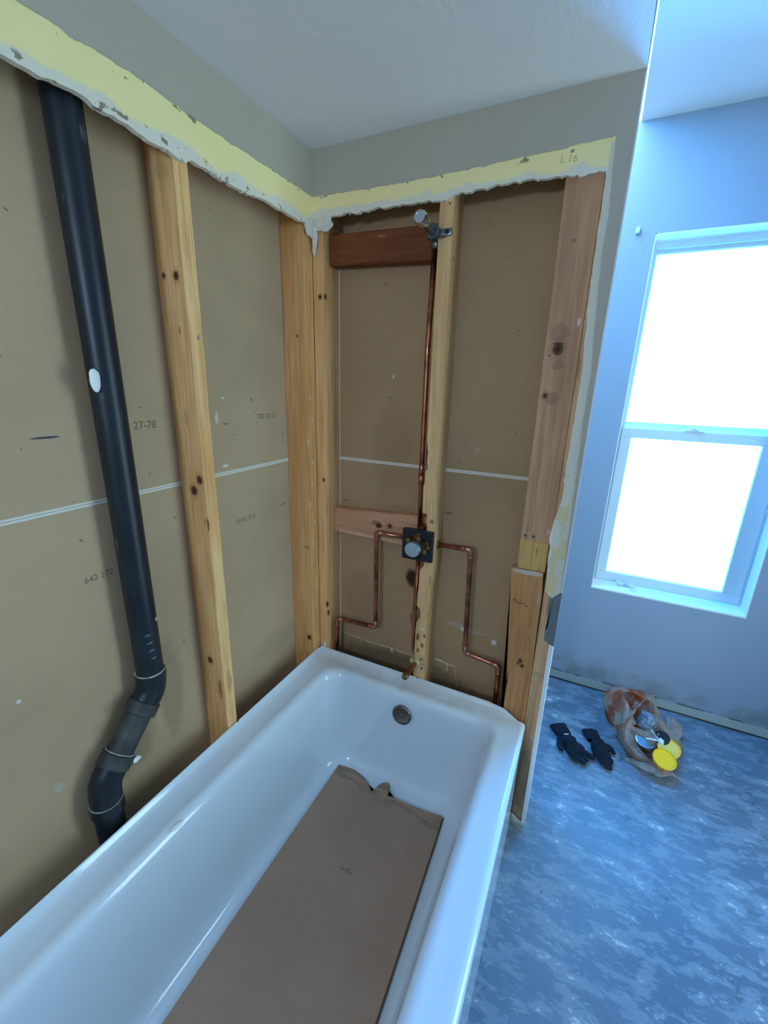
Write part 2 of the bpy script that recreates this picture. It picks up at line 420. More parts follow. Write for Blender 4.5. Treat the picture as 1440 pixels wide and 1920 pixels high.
def ragged(x0, x1, base, amp, step, seed):
    rng = random.Random(seed); out = []; x = x0; n = max(2, int(abs(x1-x0)/step)); cur = 0
    for i in range(n+1):
        cur = cur*.6 + rng.uniform(-1, 1)*amp*.8
        if rng.random() < .08: cur -= amp*1.2
        xx = x0 + (x1-x0)*i/n + (rng.uniform(-.3, .3)*step if 0 < i < n else 0)
        out.append((xx, base(xx)+cur))
    return out
def interp(tab):
    def f(x):
        for (a, va), (b, vb) in zip(tab, tab[1:]):
            if x <= b: return va + (vb-va)*max(0, (x-a))/(b-a)
        return tab[-1][1]
    return f
# front drywall of the end wall: bare band plus strip down the right side
lowz = interp([(0, 1.976), (.1, 1.980), (.276, 1.982), (.42, 1.975), (.45, 1.984), (.557, 1.992), (.648, 1.989), (.811, 1.979)])
gapx = interp([(.915, .8125), (1.10, .8060), (1.18, .818), (1.26, .8205), (1.54, .8205), (1.64, .8185), (1.76, .812), (1.81, .8105), (1.98, .811)])
side = [(.897, .8375), (.903, .826), (.912, .819), (.918, .8125)] + [(z, x) for z, x in ragged(.925, 1.972, gapx, .0018, .010, 5)] + [(1.979, .808)]
bm = bmesh.new(); skirt(bm, mono([(0, lowz(0))] + ragged(.004, .8085, lowz, .0030, .006, 3)), H, 'y', 0, T)
skirt(bm, mono(side), XE-.0002, 'y', 0, T, flip=True); box(bm, .8085, XE-.0002, 0, T, 1.979, H)
bmesh.ops.remove_doubles(bm, verts=bm.verts, dist=1e-6)
band_e = struct(obj('wall_end_drywall', bm, m_torn)); band_e.name = 'wall_end_band'
# painted skin over it, torn along its lower edge
pz = interp([(0, 2.039), (.2, 2.033), (.457, 2.034), (.64, 2.038), (.8186, 2.046)])
px = interp([(.92, .8550), (1.03, .853), (1.26, .848), (1.41, .843), (1.54, .843), (1.64, .837), (1.81, .827), (1.90, .8285), (2.046, .8186)])
bm = bmesh.new(); skirt(bm, mono([(0, 2.039)] + ragged(.003, .8186, pz, .0016, .008, 8)), H, 'y', -.0018, 0)
skirt(bm, mono([(z, x) for z, x in ragged(.93, 2.046, px, .0009, .015, 9)]), XE, 'y', -.0018, 0, flip=True); box(bm, .8186, XE, -.0018, 0, 2.046, H)
obj('paint_layer', bm, m_paint, band_e)
# left wall: same
lz = interp([(-YN*-1, 1.955), (-.80, 1.954), (-.70, 1.959), (-.62, 1.957), (-.56, 1.950), (-.47, 1.947), (-.455, 1.957), (-.40, 1.953), (-.32, 1.952), (-.2, 1.958), (-.04, 1.959), (0, 1.965)])
bm = bmesh.new(); skirt(bm, mono([(YN, 1.955)] + ragged(YN+.01, -.002, lz, .0026, .008, 11) + [(0, 1.965), (T, 1.965)]), H, 'x', -T, 0)
band_l = struct(obj('wall_left_band', bm, m_torn))
lp = interp([(YN, 2.036), (-.76, 2.036), (-.58, 2.043), (-.384, 2.036), (0, 2.039)])
bm = bmesh.new(); skirt(bm, mono([(YN, 2.036)] + ragged(YN+.01, -.002, lp, .0018, .008, 12) + [(0, 2.039)]), H, 'x', 0, .0018); obj('paint_layer', bm, m_paint, band_l)
# whitish torn paper ridge along the paint edge and feathered shreds on the cut edge
def shred(axis, u, z, l, parent, nm='paper_shred'):
    bm = bmesh.new(); p = Vector((u, -.0006, z)) if axis == 'y' else Vector((.0006, u, z))
    q2 = p + (Vector((random.uniform(-.006, .006), -.002, -l)) if axis == 'y' else Vector((.002, random.uniform(-.006, .006), -l)))
    tube(bm, [p+Vector((0, 0, .004)), (p+q2)/2+Vector((.001, 0, 0)), q2], [.0016, .0012, .0004], 5)
    obj(nm, bm, m_gyp, parent, smooth=True)
for u in (.105, .135, .155, .205, .212, .385): shred('y', u, lowz(u)+.001, random.uniform(.006, .016), band_e)
for u in (-.40, -.385, -.37, -.14): shred('x', u, lz(u)+.001, random.uniform(.004, .010), band_l)
# lumps of plaster at the inner corner
def lump(name, c, r, parent, seed, mat=None, amp=.45, fs=None, sub=3):
    bm = bmesh.new(); bmesh.ops.create_icosphere(bm, subdivisions=sub, radius=1)
    for v in bm.verts:
        k = 1 + amp*noise.noise(v.co*(fs or 1.6)+Vector((seed, seed*2, 0)))
        v.co = Vector((v.co.x*r[0]*k, v.co.y*r[1]*k, v.co.z*r[2]*k)) + Vector(c)
    return obj(name, bm, mat or m_gyp, parent, smooth=True)
lump('plaster_lump', (.035, .003, 1.967), (.034, .007, .022), band_e, 3)
lump('plaster_lump', (-.004, -.012, 1.958), (.009, .028, .026), band_l, 5)
lump('plaster_lump', (.003, .003, 1.935), (.010, .008, .034), band_e, 9)
lump('plaster_lump', (.0, .004, 1.90), (.006, .005, .022), band_e, 12)
lump('plaster_lump', (.012, .010, .470), (.006, .003, .016), band_e, 15)
# side cap of the end wall, its white gypsum edge and corner bead
cap = struct(boxo('wall_side', (XE-T, XE, .0002, B+.0127, 0, HM), m_white_trim))
bm = bmesh.new()
pts = [(.8555, .925), (.8606, .925), (.8606, H), (.8572, H)]
prism(bm, pts, 'y', -.0024, .003); obj('corner_bead', bm, m_vinyl, cap)
bm = bmesh.new()
bp_ = [(.829, .905), (.833, .899), (.838, .906), (.845, .912), (.852, .921), (.8600, .930), (.8600, .742), (.850, .744), (.8295, .756), (.8285, .79), (.834, .80), (.830, .815), (.831, .84), (.827, .85), (.8285, .88)]
prism(bm, bp_, 'y', -.0006, .0004); tri(bm)
obj('bare_metal_flange', bm, M('grey_metal_mesh', (112, 118, 122), .6, metal=.3).done(), cap)
bm = bmesh.new(); prism(bm, [(.8085, 0), (.8095, .03), (.845, .009), (.8595, .014), (.8595, -.0)], 'y', -.001, .008); obj('bottom_scrap', bm, m_gyp, cap)
# window nook side (back face of the end wall) painted
boxo('nook_face', (.0, XE, B+.0127, B+.0254, 0, HM), m_paint, cap)

# ------------------------------------------------------------ window
def window():
    root = bpy.data.objects.new('window_1', None); COL.objects.link(root); root.location = (WX0, YW+.11, WZ0); root['kind'] = 'structure'
    # returns
    bm = bmesh.new(); t = .004
    box(bm, WX0, WX0+t, YW+.001, YW+.112, WZ0, WZ1); box(bm, WX1-t, WX1, YW+.001, YW+.112, WZ0, WZ1); box(bm, WX0, WX1, YW+.001, YW+.112, WZ1-t, WZ1)
    obj('window_return', bm, m_white_trim, root)
    boxo('window_sill', (WX0, WX1, YW-.001, YW+.112, WZ0-.002, WZ0+.006), m_white_trim, root)
    y0 = YW+.108; bm = bmesh.new()
    for r in ((WX0, WX0+.022, WZ0+.022, WZ1-.03), (WX1-.022, WX1, WZ0+.022, WZ1-.03), (WX0, WX1, WZ1-.030, WZ1), (WX0, WX1, WZ0, WZ0+.022)):
        box(bm, r[0], r[1], y0, y0+.06, r[2], r[3], bev=.002)
    obj('window_frame', bm, m_vinyl, root)
    # upper sash: narrow bead and check rail behind
    bm = bmesh.new(); yu = y0+.035
    for r in ((WX0+.018, WX0+.026, 1.362, WZ1-.043), (WX1-.026, WX1-.018, 1.362, WZ1-.043), (WX0+.018, WX1-.018, WZ1-.043, WZ1-.028), (WX0+.018, WX1-.018, 1.325, 1.362)):
        box(bm, r[0], r[1], yu-.01, yu+.015, r[2], r[3], bev=.002)
    us = obj('upper_sash', bm, m_vinyl, root); boxo('window_pane', (WX0+.022, WX1-.022, yu, yu+.004, 1.35, WZ1-.035), m_glass, us)
    bm = bmesh.new(); yl = y0-.024
    a0, a1, z0, z1 = WX0+.014, WX1-.014, WZ0+.02, 1.338
    for r in ((a0, a0+.042, z0+.044, z1-.042), (a1-.068, a1, z0+.044, z1-.042), (a0, a1, z0, z0+.044), (a0, a1, z1-.042, z1)):
        box(bm, r[0], r[1], yl, yl+.022, r[2], r[3], bev=.003)
    ls = obj('lower_sash', bm, m_vinyl, root); boxo('window_pane', (a0+.03, a1-.05, yl+.010, yl+.014, z0+.03, z1-.03), m_glass, ls)
    bm = bmesh.new(); cx = 1.262
    box(bm, cx-.035, cx+.035, yl-.006, yl+.012, 1.338, 1.342, bev=.001); box(bm, cx-.014, cx+.012, yl-.004, yl+.01, 1.342, 1.352, bev=.002); box(bm, cx-.002, cx+.02, yl-.014, yl-.004, 1.345, 1.351, bev=.001)
    obj('sash_lock', bm, m_white_pl, root)
window()
# unseen side window of the room that lights floor and tub
def side_window():
    root = bpy.data.objects.new('window_2', None); COL.objects.link(root); root.location = (XR+.05, 0, .2); root['kind'] = 'structure'
    bm = bmesh.new()
    for r in ((-.35, -.31, .24, 2.06), (.31, .35, .24, 2.06), (-.35, .35, .2, .24), (-.35, .35, 2.06, 2.1), (-.31, .31, 1.13, 1.17)):
        box(bm, XR+.06, XR+.10, r[0], r[1], r[2], r[3], bev=.003)
    fr = obj('window_frame', bm, m_vinyl, root); boxo('window_pane', (XR+.078, XR+.082, -.32, .32, .23, 2.07), m_glass, fr)
side_window()
# small white bracket on the window wall
bm = bmesh.new(); box(bm, .903, .917, YW-.012, YW, 2.096, 2.118, bev=.002); box(bm, .906, .910, YW-.018, YW-.01, 2.099, 2.108, bev=.001)
tag(obj('wall_bracket', bm, m_white_pl, loc=(.91, YW, 2.107)), 'tiny white curtain bracket on the window wall left of the window top', 'bracket')

# ------------------------------------------------------------ studs and blocks
def stud(label, dims, m, bev=.0025):
    o = boxo('wall_stud', dims, m, bev=bev, loc=((dims[0]+dims[1])/2, (dims[2]+dims[3])/2, dims[4]))
    return tag(o, label, 'wall stud')
ST = .0005; TOP = H-.04
YS2 = -.4727
w_s2 = wood('pine_stud_left', PINE, PINE_D, knots=[((-.0388, -.4917, 1.726), .010), ((-.0793, -.4917, 1.729), .006), ((-.0294, -.4917, 1.2498), .011), ((-.0533, -.4917, 1.2182), .013), ((-.0609, -.4917, .694), .011)],
    spots=[((-.0144, -.4917, 1.13), (.003, .006, .028), (110, 66, 34), .9), ((-.0234, -.4917, 1.136), (.002, .006, .016), (110, 66, 34), .8), ((-.045, -.4917, 1.61), (.003, .006, .012), (120, 78, 40), .7), ((-.055, -.4917, 1.41), (.006, .006, .03), (186, 140, 70), .6),
           ((-.03, -.4917, .60), (.008, .006, .04), (120, 84, 50), .7), ((-.0127, -.468, 1.596), (.01, .004, .008), (120, 120, 124), .9), ((-.0127, -.47, .62), (.004, .012, .05), (176, 130, 84), .6), ((-.05, -.4917, 1.93), (.03, .01, .02), (200, 156, 92), .5)])
stud('pine stud standing between the black vent pipe and the corner, screw in its face', (-B+.0005, -T, YS2-.019, YS2+.019, ST, TOP), w_s2)
PAINTED = (226, 214, 196)
w_s1 = wood('pine_stud_corner', (238, 180, 116), (200, 138, 76), knots=[((-.0458, -.0367, 1.644), .004), ((-.0304, -.0367, .5196), .010)],
    spots=[((-.031, -.0367, .907), (.012, .006, .007), (132, 74, 36), .85), ((-.031, -.0367, .907), (.008, .006, .0035), (206, 158, 100), .9)] +
          [((-T, -.02+.015*math.sin(i*2.3), 1.45-.075*i), (.004, .006, .012), PAINTED, .55) for i in range(10)])
stud('pine stud in the room corner on the left wall, paint-flecked edge', (-B+.0005, -T, -.0367, T-.0004, ST, TOP), w_s1, .0018)
w_e1 = wood('pine_stud_end', (244, 190, 128), (206, 146, 86), knots=[((.0127, T, 1.765), .007), ((.0285, .020, 1.766), .008), ((.0166, T, 1.161), .006)],
    spots=[((.024, T, .660), (.006, .02, .020), (34, 22, 16), .95), ((.0285, T, .62), (.006, .012, .018), (60, 36, 24), .9), ((.0083, T, 1.547), (.003, .01, .014), PAINTED, .95), ((.002, T, 1.53), (.003, .01, .010), PAINTED, .95), ((.0285, .06, 1.9), (.02, .04, .06), (150, 116, 76), .6), ((-.0, T, .99), (.003, .01, .01), PAINTED, .9), ((.0285, .0814, 1.532), (.004, .006, .008), (176, 128, 74), .8)])
stud('pine stud in the room corner on the end wall, with dark burn spot low down', (-T+.0004, .0285, T, B-.0005, ST, TOP), w_e1, .0018)
# centre stud: chipped outline where the old pipes were cut out
w_e2 = wood('pine_stud_centre', (240, 192, 136), (204, 154, 98), knots=[],
    spots=[((.434, T, 1.97), (.004, .006, .004), (70, 50, 70), .9), ((.4475, .0317, 1.842), (.01, .005, .010), (96, 60, 34), .9), ((.4475, .031, 1.808), (.01, .003, .010), (106, 68, 38), .8), ((.405, .014, 1.29), (.008, .02, .05), (22, 18, 20), .97), ((.4095, T, 1.25), (.006, .02, .014), (60, 60, 72), .7),
           ((.418, T, 1.90), (.030, .02, .014), (96, 74, 52), .8), ((.438, T, 1.072), (.010, .01, .010), (134, 98, 60), .8), ((.445, T, .99), (.004, .01, .018), (110, 76, 44), .8), ((.437, T, 1.02), (.006, .01, .006), (120, 84, 50), .7),
           ((.403, .02, .72), (.010, .03, .022), (106, 40, 26), .95), ((.425, T, .665), (.012, .01, .010), (214, 210, 200), .7), ((.412, T, .63), (.008, .01, .018), (92, 68, 44), .85), ((.43, T, .60), (.007, .01, .014), (92, 68, 44), .8), ((.415, T, .575), (.007, .01, .012), (98, 74, 48), .8), ((.436, T, .64), (.006, .01, .01), (98, 74, 48), .8), ((.445, T, .86), (.004, .01, .03), (150, 116, 74), .7)])
prof = [(.4065, TOP), (.4065, 1.20), (.402, 1.185), (.4035, 1.098), (.4215, 1.094), (.4235, .93), (.417, .905), (.4055, .895), (.404, .815), (.4015, .80), (.402, .752), (.414, .746), (.417, .715), (.411, .70), (.404, .69), (.402, .66), (.4035, ST),
        (.4455, ST), (.446, .52), (.4455, .69), (.440, .72), (.4475, .78), (.4475, .83), (.4535, .90), (.4535, 1.0), (.4475, 1.09), (.4475, TOP)]
bm = bmesh.new(); prism(bm, prof, 'y', T, .050)
box(bm, .4065, .4455, .050, B-.0005, ST, TOP); tri(bm)
tag(obj('wall_stud', bm, w_e2, loc=(.427, .05, ST)), 'chipped pine stud behind the shower valve in the middle of the end wall', 'wall stud')
# right post: boards nailed flat plus the end stud
w_p1 = wood('reddish_board_upper', (206, 158, 118), (172, 122, 88), knots=[((.7556, T, 1.600), .015), ((.7388, T, 1.482), .007)],
    spots=[((.7556, T, 1.614), (.018, .01, .004), (52, 34, 34), .8), ((.756, T, 1.64), (.030, .01, .03), (120, 86, 66), .4), ((.757, T, 1.475), (.02, .01, .02), (130, 100, 82), .5), ((.76, T, 1.56), (.02, .01, .015), (132, 100, 82), .5), ((.736, T, 1.585), (.003, .01, .003), (30, 20, 26), .9), ((.80, T, 1.10), (.008, .01, .01), (212, 180, 150), .6), ((.797, T, 1.665), (.004, .01, .012), (226, 218, 214), .8), ((.76, T, 1.85), (.003, .01, .005), (120, 84, 60), .8)])
bm = bmesh.new(); box(bm, .722, .8082, T, .0508, 1.064, TOP, bev=.002)
up_ = obj('wall_board', bm, w_p1, loc=(.765, .03, 1.064)); tag(up_, 'upper reddish flat board with a dark split knot on the right post', 'board')
for x in (.7346, .7571):
    bm = bmesh.new(); lathe(bm, [(.0045, 0), (.0045, .001), (.0016, .0012), (.0016, .0006), (0, .0006)], (x, T-.0001, 1.078), (0, -1, 0), 14); obj('screw_head', bm, m_pewter, up_)
w_p2 = wood('yellow_board_middle', (220, 172, 104), (192, 140, 80), spots=[((.772, .016, 1.03), (.002, .01, .02), (120, 70, 40), .7)])
bm = bmesh.new(); box(bm, .722, .803, .0155, .0508, .9705, 1.0635, bev=.001)
tag(obj('wall_board', bm, w_p2, loc=(.765, .03, .97)), 'short yellowish block between the upper and lower boards of the right post', 'board')
w_p3 = wood('orange_board_lower', (208, 150, 94), (176, 116, 66), knots=[((.7679, T, .652), .007), ((.776, T, .635), .006), ((.762, T, .64), .004)],
    spots=[((.7274+.012*i, T, .862-.004*(i % 2)-.003*i), (.008, .01, .003), (110, 66, 36), .8) for i in range(4)] + [((.80, T, .88), (.012, .01, .03), (196, 160, 128), .7), ((.755, T, .963), (.06, .02, .012), (216, 204, 186), .75), ((.79, T, .76), (.02, .01, .02), (196, 146, 110), .5), ((.733, T, .56), (.006, .01, .016), (60, 34, 20), .9), ((.80, T, .10), (.05, .02, .12), (112, 92, 84), .7), ((.735, T, .56), (.003, .01, .06), (70, 42, 26), .7)])
bm = bmesh.new(); prism(bm, [(.706, .966), (.706, .90), (.716, .74), (.726, .60), (.723, .575), (.734, .55), (.733, .50), (.737, .40), (.745, 0.001), (.8078, 0.001), (.8078, .60), (.804, .90), (.799, .9695), (.75, .9670)], 'y', T, .0508); tri(bm)
tag(obj('wall_board', bm, w_p3, loc=(.765, .03, 0)), 'wide orange-brown lower board of the right post beside the tub corner', 'board')
bm = bmesh.new(); lathe(bm, [(0, 0), (.010, .001), (.012, .008), (.006, .012), (0, .012)], (.700, .045, .725), (0, -1, .2), 12)
# end stud
w_p4 = wood('pine_end_stud', (226, 180, 132), (186, 138, 98), spots=[((.83, T, .2), (.03, .02, .2), (120, 92, 78), .6), ((.83, T, .62), (.03, .02, .012), (190, 160, 120), .7), ((.813, T, 1.55), (.004, .01, .04), (150, 96, 84), .6)])
stud('narrow pine stud at the open end of the wall behind the torn drywall strip', (.8090, .8463, T+.0005, B-.0005, .0005, TOP), w_p4, .001)
# blocks
w_b1 = wood('dark_red_block', (138, 76, 40), (104, 50, 24), 'x', spots=[((.06, .045, 1.885), (.004, .01, .005), DK, .9), ((.366, .045, 1.90), (.006, .01, .004), DK, .95), ((.215, .045, 1.925), (.02, .01, .004), (196, 150, 120), .4), ((.06, .045, 1.945), (.012, .01, .004), (70, 34, 18), .7)])
bm = bmesh.new(); prism(bm, [(.0288, 1.948), (.4062, 1.938), (.4062, 1.846), (.0288, 1.860)], 'y', .045, .083); bmesh.ops.bevel(bm, geom=list(bm.edges), offset=.003, segments=2, affect='EDGES')
tag(obj('wood_block', bm, w_b1, loc=(.21, .064, 1.85)), 'dark red-brown block between studs behind the shower arm', 'wood block')
w_b2 = wood('pink_pine_block', (214, 160, 122), (186, 130, 94), 'x', knots=[((.263, .064, 1.012), .009)], spots=[((.2183, .064, 1.0069), (.016, .01, .012), (52, 24, 18), .95), ((.205, .064, 1.015), (.02, .01, .012), (110, 60, 40), .6), ((.17, .064, .957), (.16, .01, .006), (226, 186, 150), .6)])
bm = bmesh.new(); prism(bm, [(.0288, 1.046), (.4062, 1.068), (.4062, .946), (.0288, .953)], 'y', .064, B-.0006); bmesh.ops.bevel(bm, geom=list(bm.edges), offset=.002, segments=2, affect='EDGES')
tag(obj('wood_block', bm, w_b2, loc=(.21, .08, .95)), 'pale pinkish block between studs behind the shower valve pipes', 'wood block')

# ------------------------------------------------------------ vent pipe
def vent():
    X = -.057
    root = thing('vent_pipe', 'black plastic drain vent pipe running down the left wall bay', 'pipe', (X, -.83, 0))
    ys = -.679
    bm = bmesh.new(); tube(bm, [(X, ys-.001, TOP+.03), (X, ys, 1.4), (X, ys, .765)], .0315, 32); obj('pipe_length', bm, m_black, root, smooth=False); 
    # first elbow
    A = Vector((X, ys, .785)); Bp = Vector((X, ys-.001, .735)); d = Vector((0, -.67, -.74)).normalized()
    P1 = Bp + d*.040; P2 = P1 + d*.118
    bm = bmesh.new(); tube(bm, [A, A-Vector((0, 0, .012)), Bp+Vector((0, 0, .015)), Bp+Vector((0,-.003,.002)), Bp+d*.012, P1-d*.004], [.0355, .036, .0345, .0345, .0345, .0345], 32); obj('elbow_fitting', bm, m_black, root)
    bm = bmesh.new(); tube(bm, [P1-d*.006, P1-d*.004, P1+d*.024, P1+d*.026], [.0345, .0385, .0385, .034], 32); obj('pipe_collar', bm, m_black_dusty, root)
    bm = bmesh.new(); tube(bm, [P1, P2+d*.01], .0315, 32); obj('pipe_length', bm, m_black_dusty, root)
    bm = bmesh.new(); tube(bm, [P2-d*.002, P2, P2+d*.03, P2+d*.032], [.033, .0385, .0385, .034], 32); obj('pipe_collar', bm, m_black_dusty, root)
    Q = P2 + d*.066
    bm = bmesh.new(); tube(bm, bend([P2+d*.02, Q, Q+Vector((0, -.004, -.055))], .04), .0350, 32); obj('elbow_fitting', bm, m_black, root)
    e = Q+Vector((0, -.004, -.055))
    bm = bmesh.new(); tube(bm, [e+Vector((0, 0, .005)), e+Vector((0, 0, .003)), e+Vector((0, 0, -.025)), e+Vector((0, 0, -.027))], [.034, .037, .037, .033], 32); obj('pipe_collar', bm, m_black, root)
    bm = bmesh.new(); tube(bm, [e, (e.x, e.y, .0005)], .0315, 32); obj('pipe_length', bm, m_black, root)
    def ring(c, dd, r, rr, tilt=None):
        c = Vector(c); u, v = frame_at(dd); pts = [c+(u*math.cos(a)+v*math.sin(a))*r for a in [2*math.pi*k/40 for k in range(41)]]
        bm = bmesh.new(); tube(bm, pts, [rr*random.uniform(.6, 1.3) for _ in pts], 6, caps=False); obj('cement_ring', bm, m_cement, root, smooth=True)
    ring(A, Vector((0, 0, 1)), .0335, .0022); ring(P2-d*.003, d, .0335, .0016); ring(e+Vector((0, 0, .006)), Vector((0, 0, 1)), .0352, .0013)
    lump('white_fleck', (X+.022, ys-.034, 1.494), (.004, .011, .023), root, 4, m_fleck, .15)  # airborne dust speck, shaped as a solid white fleck on the pipe
    lump('white_fleck', (P2.x+.034, P2.y+.018, P2.z-.022), (.004, .010, .006), root, 6, m_fleck, .6)
    for c in root.children:
        if c.type == 'MESH' and c.name.split('.')[0] in ('pipe_length', 'elbow_fitting', 'pipe_collar'): autosmooth(c)
vent()

# ------------------------------------------------------------ bathtub
def rrect(x0, x1, y0, y1, r, ns=14, nc=9):
    pts = []
    cs_ = [(x1-r, y1-r, 0), (x0+r, y1-r, 90), (x0+r, y0+r, 180), (x1-r, y0+r, 270)]
    for i, (cx, cy, a0) in enumerate(cs_):
        for k in range(nc+1):
            a = math.radians(a0+90*k/nc); pts.append((cx+r*math.cos(a), cy+r*math.sin(a)))
        nx = cs_[(i+1) % 4]; a = math.radians(a0+90)
        p = (cx+r*math.cos(a), cy+r*math.sin(a)); a2 = math.radians(nx[2]); q = (nx[0]+r*math.cos(a2), nx[1]+r*math.sin(a2))
        nside = ns*2 if i % 2 else ns
        for k in range(1, nside): pts.append((p[0]+(q[0]-p[0])*k/nside, p[1]+(q[1]-p[1])*k/nside))
    return pts
TX0, TX1, TY0, TY1 = -T+.0004, .814, -1.505, T-.0004
def tub():
    root = thing('bathtub', 'white alcove bathtub with an apron front and cardboard on its floor', 'bathtub', (.40, -.75, 0))
    bm = bmesh.new(); rings = []
    def ring(x0, x1, y0, y1, r, zf):
        ps = rrect(x0, x1, y0, y1, r)
        vs = []
        for (x, y) in ps:
            z = zf(x, y) if callable(zf) else zf
            # cut back the rear right corner in front of the finished wall
            lim = -.0125
            if x > .735 and y > lim-.0:
                t = min(1, (x-.735)/.022); y = y + (lim-y)*t
            vs.append(bm.verts.new((x, y, z)))
        rings.append(vs)
    def ins(d, r, zf): ring(TX0+d, TX1-d, TY0+d, TY1-d, r, zf)
    def edge(zw, za):  # flange height on walls, other on apron side
        def f(x, y):
            if x > .775: return za
            if x > .735: return zw + (za-zw)*min(1, (x-.735)/.025)
            return zw
        return f
    ins(.006, .010, 0); ins(.006, .010, .05); ins(.004, .012, .36); ins(.004, .012, .396); ins(0, .014, edge(.43, .408)); ins(0, .014, edge(.452, .424))
    ins(.0012, .014, edge(.4605, .432)); ins(.0045, .014, edge(.463, .4375)); ins(.008, .014, edge(.4605, .4400)); ins(.012, .016, edge(.452, .4412)); ins(.017, .018, edge(.4465, .4414)); ins(.030, .02, edge(.4435, .4414))
    ox0, ox1, oy0, oy1 = .086, .724, -1.43, -.066
    def op(d, r, z, k=0): ring(ox0+d, ox1-d, oy0+d+k, oy1-d, r, z)
    op(-.034, .065, .4408); op(-.024, .065, .4420); op(-.016, .066, .4425); op(-.009, .066, .4415); op(-.003, .066, .4392); op(.002, .066, .4355); op(.006, .066, .4305); op(.0095, .066, .423); op(.0125, .066, .411)
    op(.017, .068, .37, .02); op(.026, .072, .29, .05); op(.036, .078, .20, .08); op(.045, .086, .145, .10); op(.053, .09, .118, .115); op(.064, .095, .100, .13); op(.080, .10, .090, .15); op(.105, .10, .085, .17)
    op(.16, .08, .083, .2); op(.24, .04, .081, .22)
    n = len(rings[0])
    for a, b in zip(rings, rings[1:]):
        for k in range(n):
            k2 = (k+1) % n
            try: bm.faces.new((a[k], a[k2], b[k2], b[k]))
            except ValueError: pass
    bm.faces.new(rings[-1])
    body = obj('tub_shell', bm, m_enamel, root); autosmooth(body, 50)
    for (x, y, z) in ((-.004, -.004, .4645), (-.0075, -.4564, .463), (.4203, .0075, .463)):
        b2 = bmesh.new(); lathe(b2, [(.0032, 0), (.0032, .0008), (0, .0008)], (x, y, z-.0006), (0, 0, 1), 12); obj('screw_hole', b2, M('screw_hole_dark', (74, 66, 58), .8).done() if not bpy.data.materials.get('screw_hole_dark') else bpy.data.materials['screw_hole_dark'], root)
    # overflow plate on the sloped end
    c = Vector((.4056, oy1-.0225, .368)); nrm = Vector((0, -1, .11)).normalized()
    bm = bmesh.new(); lathe(bm, [(.030, -.006), (.0355, 0), (.0365, .004), (.0355, .008), (.0335, .0095), (.0275, .0075), (.012, .0065), (0, .0062)], c, nrm, 40)
    pl = obj('overflow_plate', bm, m_pewter, root); autosmooth(pl, 60)
    bm = bmesh.new(); lathe(bm, [(.005, 0), (.005, .003), (.0035, .004), (.0018, .0040), (.0018, .002), (0, .002)], c+nrm*.006, nrm, 16); obj('plate_screw', bm, m_pewter, pl)
    lump('white_fleck', (.089, -.765, .4395), (.008, .017, .004), root, 8, m_fleck, .15)  # bright floating dust speck, built as a fleck resting on the rim
tub()

# ------------------------------------------------------------ cardboard
def cardboard():
    rng = random.Random(4)
    a = M('brown_cardboard', (168, 140, 118), .85, spec=.2)
    a.mix(a.ramp(a.noise(4, 4), .4, .7), (154, 126, 106), .6); a.mix(a.ramp(a.noise(500, 2), .45, .7), (134, 112, 94), .35)
    w_ = a.n.new('ShaderNodeTexWave'); w_.bands_direction = 'Y'; a.L(a.pos, w_.inputs[0]); w_.inputs['Scale'].default_value = 46; w_.inputs['Distortion'].default_value = 3; w_.inputs['Detail Scale'].default_value = 2
    flute = a.math('MULTIPLY', a.math('MULTIPLY', a.ramp(w_.outputs['Fac'], .5, .8), a.ramp(a.noise(22, 3, (.4, 2, 1)), .42, .58)), a.ramp(a.math('ADD', a.axis(1), a.math('ADD', a.math('MULTIPLY', a.axis(0), .06), a.math('MULTIPLY', a.noise(12, 4), .08))), -.165, -.150))
    a.mix(flute, (96, 78, 62), .85)
    a.spot((.40, -.47, .09), (.03, .005, .05), (100, 80, 66), .5); a.spot((.405, -.462, .09), (.008, .003, .05), (84, 64, 52), .7)
    a.bump(a.noise(30, 3), .15, .003)
    mat = a.done()
    root = thing('cardboard_sheet', 'flat brown cardboard sheet with a torn end lying on the tub floor', 'cardboard', (.40, -.65, .087))
    back = [(.184, -.160), (.235, -.165), (.245, -.158), (.275, -.176), (.30, -.170), (.325, -.185), (.348, -.205), (.352, -.193), (.358, -.172), (.368, -.154), (.385, -.145), (.395, -.152), (.402, -.172), (.405, -.193), (.43, -.189), (.50, -.187), (.56, -.182), (.60, -.176)]
    zt = .099
    pts = back + [(.606, -.178), (.614, -.40), (.624, -.70), (.636, -1.10), (.196, -1.10), (.190, -.80), (.186, -.50)]
    bm = bmesh.new(); prism(bm, pts, 'z', zt-.004, zt)
    tri(bm)
    obj('cardboard_face', bm, mat, root)
    # doubled, folded right edge
    bm = bmesh.new()
    pts2 = [(.566, -.186), (.604, -.180), (.612, -.40), (.622, -.70), (.634, -1.10), (.585, -1.10), (.574, -.6)]
    prism(bm, pts2, 'z', zt-.0088, zt-.0045); obj('folded_edge', bm, M('dark_cardboard_edge', (104, 68, 54), .85).done(), root)
    bm = bmesh.new(); tube(bm, [(.6065, -.179, zt-.004), (.6145, -.40, zt-.004), (.6245, -.70, zt-.004), (.6365, -1.10, zt-.004)], .0042, 8); obj('edge_roll', bm, bpy.data.materials['dark_cardboard_edge'], root, smooth=True)
    bm = bmesh.new(); prism(bm, [(.186, -.155), (.25, -.150), (.30, -.166), (.34, -.19), (.34, -.24), (.19, -.24)], 'z', zt-.0082, zt-.0042); obj('lower_ply', bm, mat, root)
cardboard()

